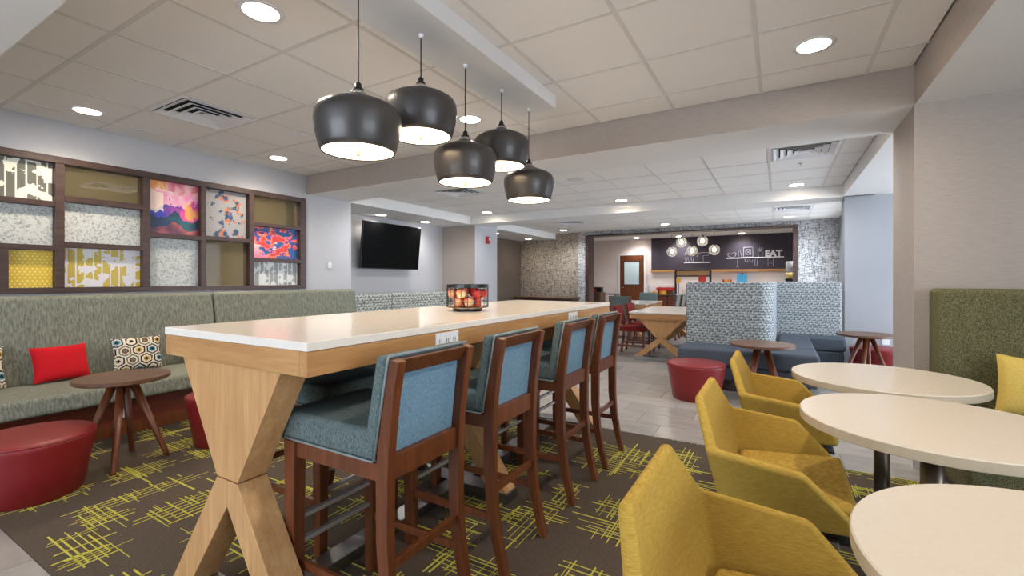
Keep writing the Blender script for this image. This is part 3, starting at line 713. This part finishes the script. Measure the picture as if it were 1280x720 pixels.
side_table('round brown side table in front of the patterned booth', (-.14, 5.17, 0), .29, .585, .2, walnut_h, walnut)
side_table('round brown side table beside the pale wall and far ottoman', (.89, 6.70, 0), .29, .585, .5, walnut_h, walnut)

# ------------------------------------------------------------------ TV niche
TV = thing('television', 'black flat television tilted on the niche wall', 'television', (-6.29, 6.08, 1.82))
scr = bpy.data.objects.new('display', None); C.objects.link(scr); scr.parent = TV; scr.location = (.20, 0, 0); scr.rotation_euler = (0, .10, 0)
box('casing', (-.025, .012, -.72, .72, -.41, .41), black, scr, bevel=.004)
box('screen_glass', (.0125, .014, -.708, .708, -.395, .40), screen, scr)
box('mount_plate', (.0, .02, -.2, .2, -.2, .2), steel, TV); box('mount_arm', (.02, .175, -.04, .04, -.04, .04), steel, TV)
NB = thing('niche_bench', 'bench with patterned pale back cushions below the television', 'bench', (-6.29, 0, 0))
for y0, y1 in ((4.57, 6.07), (6.075, 7.74)):
    box('back_cushion', (.02, .20, y0, y1, .40, .97), scale_n, NB, bevel=.03, seg=3); box('seat_cushion', (.205, .68, y0, y1, .28, .44), navy, NB, bevel=.03, seg=3)
box('base', (.02, .6, 4.57, 7.74, 0, .275), plinth_m, NB)
FA = thing('fire_alarm', 'small red fire alarm strobe on the pale pier', 'fire alarm', (LX, 8.20, 2.07))
ra = m_plain('alarm_red', (176, 22, 30), .4)
box('case', (0, .045, -.06, .06, -.075, .075), ra, FA, bevel=.006); box('strobe', (.0455, .06, -.01, .045, -.01, .055), whiteplastic, FA, bevel=.004)
SW = thing('wall_switch', 'small white wall control right of the framed screen', 'switch', (LX, 4.20, 1.42))
box('plate', (0, .02, -.028, .028, -.04, .04), whiteplastic, SW, bevel=.004); box('button', (.0205, .025, -.012, .012, -.02, .01), bar_m, SW)

# ------------------------------------------------------------------ serpentine booth
BO = thing('booth_bench', 'serpentine booth with patterned backs and blue-grey seats by the column', 'bench', (0, 5.45, 0))
def seat_piece(b): return box('seat_cushion', b, navy, BO, bevel=.035, seg=3)
seat_piece((-1.0, .36, 0, .515, .27, .455)); seat_piece((.0, .36, .52, 1.83, .27, .455)); seat_piece((.0, .76, 1.835, 2.14, .27, .455))
def front_piece(b): return box('seat_front', b, navy, BO, bevel=.02, seg=2)
front_piece((-.98, .34, .02, .50, .115, .268)); front_piece((.02, .34, .505, 1.835, .115, .268)); front_piece((.02, .74, 1.84, 2.14, .115, .268))
for b in ((-.94, .28, .08, .5, 0, .114), (.06, .28, .505, 1.835, 0, .114), (.06, .70, 1.9, 2.14, 0, .114)): box('plinth', b, espresso, BO)
# back A faces the camera, its right end curves round
def back_poly(pts, z0, z1, m=scale_m): return MB().prism_z(pts, z0, z1).obj('back_cushion', m, BO, bevel=.03, seg=3)
back_poly([(-1.0, .60), (-.16, .53), (-.09, .57), (-.05, .66), (-.04, .72), (-1.0, .72)], .40, 1.19)
back_poly([(-.20, .725), (-.04, .725), (-.02, 2.14), (-.20, 2.14)], .40, 1.19)
back_poly([(-.20, 2.145), (.745, 2.145), (.745, 2.28), (-.20, 2.28)], .0, 1.19)
box('back_board', (-1.02, -.205, .722, .74, 0, 1.17), espresso, BO)

# ------------------------------------------------------------------ cafe tables, yellow chairs, olive bench
def cafe_table(label, loc, r=.38):
    t = thing('cafe_table', label, 'table', loc, 0, 'round cream pedestal tables')
    z = .736
    MB().lathe([(.0001, z - .034), (r - .002, z - .034), (r, z - .032), (r, z - .0035)], 64).obj('edge_band', lam_edge, t, smooth=False)
    MB().lathe([(r, z - .0034), (r - .003, z), (.0001, z)], 64).obj('tabletop', laminate, t)
    MB().lathe([(.032, .016), (.032, z - .046)], 24).obj('column', bronze, t, smooth=True)
    box('spider', (-.14, .14, -.14, .14, z - .046, z - .0345), black, t)
    MB().lathe([(.0001, 0), (.22, 0), (.222, .006), (.205, .012), (.05, .018), (.0001, .018)], 48).obj('base_disc', steel, t, smooth=True)
    return t
cafe_table('round cream table farthest from the camera, before the olive bench', (.44, 2.86, .0055))
cafe_table('middle one of the three round cream tables', (.45, 2.05, .0055))
cafe_table('round cream table nearest the camera at the lower right corner', (.52, 1.08, .0055), .40)
def yellow_chair(label, loc):
    t = thing('shell_armchair', label, 'armchair', loc, 0, 'mustard shell armchairs at the round tables')
    Bt = [(-.275, s * .185, .785) for s in (-1, 1)]; A0 = [(-.215, s * .295, .635) for s in (-1, 1)]; A1 = [(.04, s * .305, .607) for s in (-1, 1)]
    Tp = [(.16, s * .275, .485) for s in (-1, 1)]; Sb = [(-.175, s * .24, .415) for s in (-1, 1)]; Sf = [(.18, s * .262, .452) for s in (-1, 1)]
    Am = [(-.09, s * .30, .64) for s in (-1, 1)]
    v = [Bt[0], Bt[1], A0[0], A0[1], A1[0], A1[1], Tp[0], Tp[1], Sb[0], Sb[1], Sf[0], Sf[1]]
    f = [(0, 8, 9, 1), (0, 2, 8), (1, 9, 3), (2, 4, 6, 10, 8), (3, 9, 11, 7, 5), (8, 10, 11, 9)]
    o = obj('shell', v, f, mustard, t, smooth=True)
    so = o.modifiers.new('solid', 'SOLIDIFY'); so.thickness = .032; so.offset = -1.0; so.use_even_offset = True
    b = o.modifiers.new('bevel', 'BEVEL'); b.width = .0155; b.segments = 5; b.limit_method = 'ANGLE'; b.angle_limit = .35; b.harden_normals = True
    sv = [(-.165, -.226, .418), (.19, -.254, .455), (.19, .254, .455), (-.165, .226, .418), (-.175, -.232, .470), (.19, -.25, .498), (.19, .25, .498), (-.175, .232, .470)]
    MB().hexa(sv).obj('seat_pad', mustard, t, bevel=.02, seg=3)
    for sx, sy in ((-1, -1), (-1, 1), (1, -1), (1, 1)):
        x = .125 if sx > 0 else -.15; y = sy * (.20 if sx > 0 else .15)
        MB().hexa([(x - .011 + sx * .02, y - .016, 0), (x + .011 + sx * .02, y - .016, 0), (x + .011 + sx * .02, y + .016, 0), (x - .011 + sx * .02, y + .016, 0),
                   (x - .014, y - .02, .362), (x + .014, y - .02, .362), (x + .014, y + .02, .362), (x - .014, y + .02, .362)]).obj('leg', steel, t, bevel=.002, seg=1)
    box('underframe', (-.15, .17, -.20, .20, .350, .362), black, t)
    return t
ch = yellow_chair('mustard armchair nearest the camera, only its back and one arm showing', (.03, 1.065, .0055))
dup(ch, (.03, 2.02, .0055), 0, 'middle one of the three mustard armchairs')
dup(ch, (.07, 2.94, .0055), 0, 'mustard armchair farthest from the camera')
OB = thing('olive_bench', 'olive tweed bench with a tall back against the right wall', 'bench', (.82, 3.836, 0))
box('back_cushion', (0, 2.0, -.19, -.005, .10, 1.165), olive, OB, bevel=.03, seg=3)
box('seat_cushion', (0, 2.0, -.70, -.195, .28, .45), olive, OB, bevel=.04, seg=4)
box('seat_front', (.01, 2.0, -.68, -.2, .09, .278), olive, OB, bevel=.02, seg=2)
box('plinth', (.06, 1.96, -.62, -.02, 0, .089), espresso, OB)
cushion('throw_cushion', 'yellow cushion on the olive bench at the right edge', (1.19, 3.46, .468), .36, .34, .13, yellowp, .3, 0.0).rotation_euler = (-.32, .12, 0)

# ------------------------------------------------------------------ far dining tables and chairs
def dining_table(label, loc, w, l, z):
    t = thing('dining_table', label, 'table', loc, 0, 'maple dining tables with crossed legs'); h = w / 2
    box('tabletop', (-h, h, 0, l, z - .025, z), quartz, t, bevel=.003)
    box('apron', (-h + .01, h - .01, .01, .04, z - .105, z - .026), maple_x, t); box('apron', (-h + .01, h - .01, l - .04, l - .01, z - .105, z - .026), maple_x, t)
    box('apron', (-h + .01, -h + .04, .0405, l - .0405, z - .105, z - .026), maple, t); box('apron', (h - .04, h - .01, .0405, l - .0405, z - .105, z - .026), maple, t)
    for y in (.06, l - .16): trestle(t, 0, y, .10, z - .105, h * .72, h * .85, .055, z * .46)
    return t
dining_table('maple dining table with crossed legs left of the patterned booth', (-1.52, 6.92, 0), .92, 1.7, .73)
dining_table('pale dining table farther back, partly hidden by chairs', (-2.75, 9.3, 0), .9, 1.5, .73)
def dining_chair(label, loc, rz, m, mb_, group, hb=.90):
    t = thing('dining_chair', label, 'chair', loc, rz, group)   # front towards +X
    box('seat', (-.20, .23, -.22, .22, .40, .475), m, t, bevel=.02)
    MB().hexa([(-.235, -.215, .50), (-.18, -.215, .50), (-.18, .215, .50), (-.235, .215, .50), (-.30, -.215, hb), (-.25, -.215, hb), (-.25, .215, hb), (-.30, .215, hb)]).obj('backrest', mb_, t, bevel=.015)
    for s in (-1, 1):
        MB().hexa([(.19, s * .19 - .016, 0), (.22, s * .19 - .016, 0), (.22, s * .19 + .016, 0), (.19, s * .19 + .016, 0), (.18, s * .19 - .02, .398), (.22, s * .19 - .02, .398), (.22, s * .19 + .02, .398), (.18, s * .19 + .02, .398)]).obj('leg', walnut, t)
        MB().sweep([(-.27, s * .20, 0), (-.225, s * .20, .25), (-.22, s * .20, .50), (-.285, s * .20, hb - .005)], .018, .018).obj('leg', walnut, t)
        box('stretcher', (-.22, .19, s * .195 - .01, s * .195 + .01, .16, .19), walnut, t)
    box('stretcher', (.18, .2, -.18, .18, .22, .25), walnut, t)
    return t
GR, GB = 'red seated dining chairs', 'blue-grey dining chairs'
c = dining_chair('red dining chair at the near left corner of the booth-side table', (-2.02, 7.36, 0), 0, redseat, redseat, GR, .80)
dup(c, (-2.02, 8.05, 0), 0, 'second red dining chair on the left of the booth-side table')
dup(c, (-.92, 7.35, 0), PI, 'red dining chair between the booth back and the maple table')
dup(c, (-.92, 8.05, 0), PI, 'second red dining chair hidden behind the booth back')
c = dining_chair('blue-grey dining chair with its back to the camera at the farther table', (-2.67, 9.02, 0), PI / 2, teal, teal, GB)
dup(c, (-2.05, 9.75, 0), PI, 'blue-grey dining chair on the right of the farther table')
dup(c, (-2.05, 10.4, 0), PI, 'second blue-grey dining chair on the right of the farther table')
dup(c, (-2.75, 11.05, 0), -PI / 2, 'blue-grey dining chair at the far end of the farther table')
CN = thing('console_desk', 'low brown console in front of the woven beige wall', 'console', (-6.40, 11.05, 0))
box('top', (0, 1.78, 0, .5, .70, .745), walnut_h, CN, bevel=.003); box('side_panel', (.03, .07, .03, .47, 0, .699), espresso, CN); box('side_panel', (1.71, 1.75, .03, .47, 0, .699), espresso, CN); box('modesty_panel', (.0705, 1.7095, .40, .43, .1, .699), espresso, CN)

# ------------------------------------------------------------------ breakfast room
D = struct(box('door_1', (-5.02, -4.16, 16.44, 16.49, .005, 2.10), walnut))
box('door_pane', (-4.86, -4.32, 16.432, 16.4395, 1.05, 1.86), frost, D)
for i, b in enumerate(((-4.89, -4.86, 16.425, 16.4395, 1.02, 1.89), (-4.32, -4.29, 16.425, 16.4395, 1.02, 1.89), (-4.86, -4.32, 16.425, 16.4395, 1.86, 1.89), (-4.86, -4.32, 16.425, 16.4395, 1.02, 1.05))): box('pane_bead', b, espresso, D)
MB().tube([(-4.96, 16.44, .93), (-4.96, 16.40, .93), (-4.86, 16.39, .93)], .012, 8).obj('door_handle', chrome, D, smooth=True)
mb = MB(); mb.box(-5.10, -5.025, 16.45, 16.4995, 0, 2.18).box(-4.155, -4.08, 16.45, 16.4995, 0, 2.18).box(-5.025, -4.155, 16.45, 16.4995, 2.105, 2.18); struct(mb.obj('trim_door', white))
tag(box('room_plaque', (-5.45, -5.25, 16.485, 16.498, 1.42, 1.48), bar_m, bevel=.002), 'small grey plaque left of the wooden door', 'sign')
# chalkboard mural
PX0, PX1, PZ0, PZ1, PY = -3.90, .42, 1.56, 2.675, 16.47
slate = m_paint('slate_mural', (62, 54, 66), .6, 7, 1.2)
MU = thing('chalk_mural', 'dark slate mural with chalk kitchen drawings and the word EAT', 'mural', (0, PY, 0))
box('board', (PX0, PX1, 0, .03, PZ0, PZ1), slate, MU)
box('ledge', (PX0, PX1, -.05, .03, PZ0 - .08, PZ0 - .001), maple_x, MU)
chalk = m_plain('chalk_white', (226, 224, 228), .8); chalk_d = m_plain('chalk_grey', (150, 146, 156), .8)
def stroke(nm, pts, r=.012, m=chalk_d, closed=False):
    P = [(x, -.003, z) for x, z in pts] + ([(pts[0][0], -.003, pts[0][1])] if closed else [])
    return MB().tube(P, r, 5).obj(nm, m, MU)
def mural_px(u, v):    # picture direction to a point on the mural plane
    a = (u - 640) / F_PX; b = (349.5 - v) / F_PX; c, s = math.cos(TH), math.sin(TH); k = PY / (a * s + c); return ((a * c - s) * k, 1.22 + b * k)
def mp(l): return [mural_px(*p) for p in l]
cu = bpy.data.curves.new('eat', 'FONT'); cu.body = 'EAT'; cu.size = .40; cu.extrude = .003; cu.offset = .022; cu.align_x = 'LEFT'
tmp = bpy.data.objects.new('eat_tmp', cu); C.objects.link(tmp); bpy.context.view_layer.update()
me = bpy.data.meshes.new_from_object(tmp.evaluated_get(bpy.context.evaluated_depsgraph_get())); bpy.data.objects.remove(tmp)
xs = [v.co.x for v in me.vertices]; ys = [v.co.y for v in me.vertices]; x0, x1 = min(xs), max(xs); y0, y1 = min(ys), max(ys)
(ex0, ez0), (ex1, ez1) = mural_px(956.5, 321), mural_px(978, 312)
for v in me.vertices: v.co = Vector((ex0 + (v.co.x - x0) / (x1 - x0) * (ex1 - ex0), -.004 + v.co.z, ez0 + (v.co.y - y0) / (y1 - y0) * (ez1 - ez0)))
me.materials.clear(); me.materials.append(chalk); o = bpy.data.objects.new('lettering', me); C.objects.link(o); o.parent = MU; o['label'] = 'white capital letters EAT'
stroke('shelf_line', mp([(908, 323), (980, 321)]), .018, chalk); stroke('shelf_line', mp([(855, 328.5), (888, 328)]), .018, chalk)
stroke('bowl', mp([(909, 317), (911, 321), (916, 322), (919, 320), (920, 316)]), .012); stroke('bowl', mp([(910, 316), (914, 318), (918, 315), (921, 318)]), .010)
stroke('bottle', mp([(923, 322), (923, 316), (925, 312), (926, 316), (927, 322)]), .010)
stroke('picture_frame', mp([(929.5, 309.5), (941, 309), (941, 321), (929.5, 321.5)]), .018, chalk_d, True); stroke('picture_frame', mp([(932, 312), (938.5, 311.7), (938.5, 318), (932, 318.3)]), .012, chalk_d, True)
stroke('crossed_cutlery', mp([(933, 313), (937.5, 317)]), .010); stroke('crossed_cutlery', mp([(937.5, 313), (933, 317)]), .010)
stroke('utensil_jar', mp([(948, 321.5), (947.5, 314), (953, 314), (952.5, 321.5)]), .011)
for a, b in ((947, 310), (949.5, 309), (952, 309), (954, 310)): stroke('utensil', mp([(950, 314.5), (a, b)]), .010)
stroke('spatula', mp([(922, 323), (922, 331), (920.5, 334), (923.5, 334), (922, 331)]), .010); stroke('cup', mp([(931, 324), (931.5, 327), (934, 327.5), (935, 325)]), .010); stroke('cup', mp([(937, 324), (937.5, 327), (940, 327.5), (941, 325)]), .010)
stroke('tongs', mp([(944, 323), (943.5, 332), (946, 332.5), (947.5, 323)]), .009); stroke('towel', mp([(960, 323), (960, 333), (966.5, 332.5), (966.5, 322.5)]), .011, chalk_d, True); stroke('towel_motif', mp([(962, 330), (963, 326), (965, 330)]), .010)
for u in (857, 861, 865): stroke('tall_cup', mp([(u - 1, 321.5), (u, 327.5), (u + 1.3, 327.5), (u + 2.2, 321.5)]), .010)
stroke('stacked_bowls', mp([(856, 319), (857, 316), (860, 316), (861, 319)]), .011)
stroke('mixer', mp([(871, 321), (874, 316.5), (879, 315.5), (886, 316), (886, 319), (879, 319.5), (879, 327.5), (883, 327.5)]), .012)
# globe pendants
gl0 = None
for i, (x, z, nm) in enumerate(((-2.62, 2.015, 'leftmost lower'), (-2.36, 2.27, 'left upper'), (-2.08, 2.02, 'middle lower'), (-1.81, 2.28, 'right upper'), (-1.51, 2.03, 'rightmost lower'))):
    t = thing('globe_pendant', 'glass globe pendant before the mural, %s of five' % nm, 'pendant lamp', (x, 13.5, z), 0, 'glass globe pendants in the breakfast room')
    MB().lathe([(.0001, -.14), (.04, -.134), (.08, -.115), (.115, -.08), (.136, -.035), (.14, 0), (.136, .035), (.115, .08), (.08, .115), (.04, .134), (.0001, .14)], 24).obj('globe', clear, t, smooth=True)
    MB().lathe([(.0001, -.05), (.035, -.04), (.05, -.005), (.035, .04), (.018, .07), (.0001, .071)], 14).obj('bulb', bulb_m, t, smooth=True)
    MB().lathe([(.045, .128), (.045, .15), (.012, .17), (.0001, .171)], 14).obj('cap', black, t, smooth=True)
    MB().tube([(0, 0, .165), (0, 0, 2.68 - z)], .006, 6).obj('cord', black, t)
    for a in (0, PI / 3, 2 * PI / 3):
        MB().ring([(.142 * math.cos(a) * math.cos(q), .142 * math.sin(a) * math.cos(q), .142 * math.sin(q)) for q in [2 * PI * j / 20 for j in range(20)]], .003, 4).obj('wire', steel, t)
# serving station
ST = thing('serving_counter', 'dark brown serving counter in the breakfast room', 'counter', (-3.33, 12.9, 0))
box('top', (0, 2.1, 0, .62, .765, .80), espresso, ST, bevel=.003)
for x in (.02, .71, 1.40): 
    c_ = box('cabinet', (x, x + .68, .04, .60, .06, .764), walnut, ST); box('door', (x + .02, x + .66, .02, .0395, .10, .74), walnut, c_)
box('kick', (.05, 2.05, .08, .58, 0, .0595), dark, ST)
FR = thing('counter_hood_frame', 'black metal frame with tan header standing on the serving counter', 'frame', (-2.0, 13.2, .80))
for x in (-.46, .43): box('post', (x - .028, x + .028, -.018, .018, 0, .655), black, FR)
box('top_bar', (-.478, .448, -.018, .018, .6555, .69), black, FR); box('lower_bar', (-.4315, .4015, -.018, .018, .50, .535), black, FR); box('header', (-.4315, .4015, -.008, .008, .5355, .655), maple_x, FR)
paper_y = m_plain('yellow_sign', (240, 190, 60), .5); paper_r = m_plain('red_sign', (216, 52, 44), .5); paper_b = m_plain('blue_sign', (86, 176, 222), .5); amber = m_plain('amber_tank', (226, 196, 120), .3); orange = m_plain('orange_juice', (238, 150, 40), .3)
def sign(nm, label, loc, w, h, m, ch=None):
    t = thing(nm, label, 'sign', loc); z0 = h - (ch or h - .012)
    box('card', (-w / 2, w / 2, -.004, .004, z0, h), m, t, bevel=.002, seg=1); box('foot', (-w / 2, w / 2, -.03, .03, 0, .0115), whiteplastic, t)
    if ch: box('stem', (-.008, .008, -.006, .006, .0116, z0 - .0005), black, t)
    return t
TP = .80
def jar(nm, label, cat, loc, r, h, m, lid=whiteplastic):
    t = thing(nm, label, cat, loc)
    MB().lathe([(.0001, 0), (r, 0), (r * 1.02, h * .1), (r * 1.02, h * .85), (r * .9, h * .94), (.0001, h * .94)], 20).obj('body', m, t, smooth=True)
    MB().lathe([(r * .93, h * .941), (r * .93, h), (.0001, h)], 20).obj('lid', lid, t); return t
jar('white_canister', 'white canister at the left end of the serving counter', 'canister', (-3.15, 13.1, TP), .055, .25, whiteplastic)
jar('paper_cup_stack', 'short pale cup stack beside the white canister', 'cups', (-3.02, 13.2, TP), .045, .20, whiteplastic)
jar('juice_jar', 'orange juice jar on the serving counter', 'jar', (-2.98, 12.98, TP), .06, .10, orange, orange)
jar('juice_jar', 'wider orange jar below the red tray', 'jar', (-2.76, 13.0, TP), .09, .12, orange, orange)
t = thing('snack_tray', 'red snack tray with clear cover on the serving counter', 'tray', (-2.74, 13.3, TP))
box('stand', (-.2, .2, -.1, .1, 0, .125), walnut, t); box('tray', (-.24, .24, -.13, .13, .1255, .20), paper_r, t, bevel=.006); box('cover', (-.2, .2, -.11, .11, .2005, .255), clear, t, bevel=.02)
jar('glass_jar', 'clear glass jar under the black frame, left one', 'jar', (-2.25, 13.3, TP), .05, .14, clear); jar('glass_jar', 'clear glass jar under the black frame, right one', 'jar', (-2.08, 13.3, TP), .05, .15, clear)
# tall back counter and things standing on it
BC = thing('back_counter', 'white back counter along the wall under the mural', 'counter', (-2.6, 15.95, 0))
box('body', (0, 2.95, .02, .52, .08, .93), white, BC); box('top', (-.02, 2.97, 0, .54, .9305, .965), quartz, BC); box('upper_shelf', (.9, 2.9, .26, .53, 1.06, 1.09), white, BC)
for x in (.92, 1.9, 2.86): box('bracket', (x, x + .03, .28, .52, .9655, 1.0595), white, BC)
box('kick', (.05, 2.9, .08, .5, 0, .0795), dark, BC)
SY = 16.3; SZ = 1.09
def at(u, Y):
    a = (u - 640) / F_PX; c, s = math.cos(TH), math.sin(TH); return (a * c - s) / (a * s + c) * Y
sign('counter_sign', 'red square sign behind the booth back', (at(878, 13.15), 13.12, TP), .19, .52, paper_r, .16)
sign('counter_sign', 'yellow square sign inside the black frame', (at(848.5, 13.15), 13.12, TP), .12, .47, paper_y, .14)
t = sign('counter_sign', 'light blue square sign above the booth back', (at(927.5, SY), SY, SZ), .30, .30, paper_b)
box('clip', (-.05, .05, -.006, .006, .3005, .33), black, t)
t = thing('snack_basket', 'dark basket of colourful snack packs left of the blue sign', 'basket', (at(909, SY), SY, SZ))
box('tray', (-.15, .15, -.08, .08, 0, .06), black, t); 
for i, m in enumerate((paper_r, paper_y, orange, paper_r)): box('snack_pack', (-.14 + .07 * i, -.08 + .07 * i, -.05, .05, .061, .13), m, t, bevel=.006)
t = thing('flat_tray', 'low black tray on the back counter shelf', 'tray', (at(897, SY), SY, SZ)); box('tray', (-.15, .15, -.08, .08, 0, .03), black, t, bevel=.004)
t = thing('drink_dispenser', 'white and amber drink dispenser with black base beside the dark jamb', 'dispenser', (at(987, 15.4), 15.3, 0))
box('cabinet', (-.2, .2, -.2, .2, 0, .95), espresso, t); box('base', (-.11, .11, -.11, .11, .951, 1.25), black, t, bevel=.02)
MB().lathe([(.085, 1.251), (.095, 1.30), (.10, 1.42)], 20).obj('reservoir', amber, t, smooth=True); MB().lathe([(.10, 1.4205), (.10, 1.70), (.09, 1.74), (.0001, 1.745)], 20).obj('tank', whiteplastic, t, smooth=True)
t = thing('low_cabinet', 'low brown cabinet just inside the opening at left', 'cabinet', (-4.60, 12.6, 0))
box('body', (-.28, .17, 0, .45, 0, .85), walnut_h, t); box('door', (-.26, .15, -.018, -.001, .06, .8), walnut_h, t)
t = thing('coffee_box', 'black box with a red front on the low brown cabinet', 'appliance', (-4.60, 12.75, .85))
box('case', (-.24, .15, 0, .2, 0, .15), black, t, bevel=.01); box('red_front', (-.1, .0, -.012, -.001, .02, .1), paper_r, t)
t = thing('open_shelf_unit', 'small dark open shelf unit next to the low brown cabinet', 'shelf', (-4.62, 13.2, 0))
box('side', (-.02, .0, 0, .4, 0, .8), espresso, t); box('side', (.42, .44, 0, .4, 0, .8), espresso, t); box('shelf', (.0005, .4195, 0, .4, .77, .80), espresso, t); box('shelf', (.0005, .4195, 0, .4, .4, .43), espresso, t)
t = thing('wall_outlet', 'white outlet low on the pale wall behind the far side table', 'outlet', (1.22, 7.66, .42))
box('plate', (-.04, .04, -.008, 0, -.06, .06), whiteplastic, t)
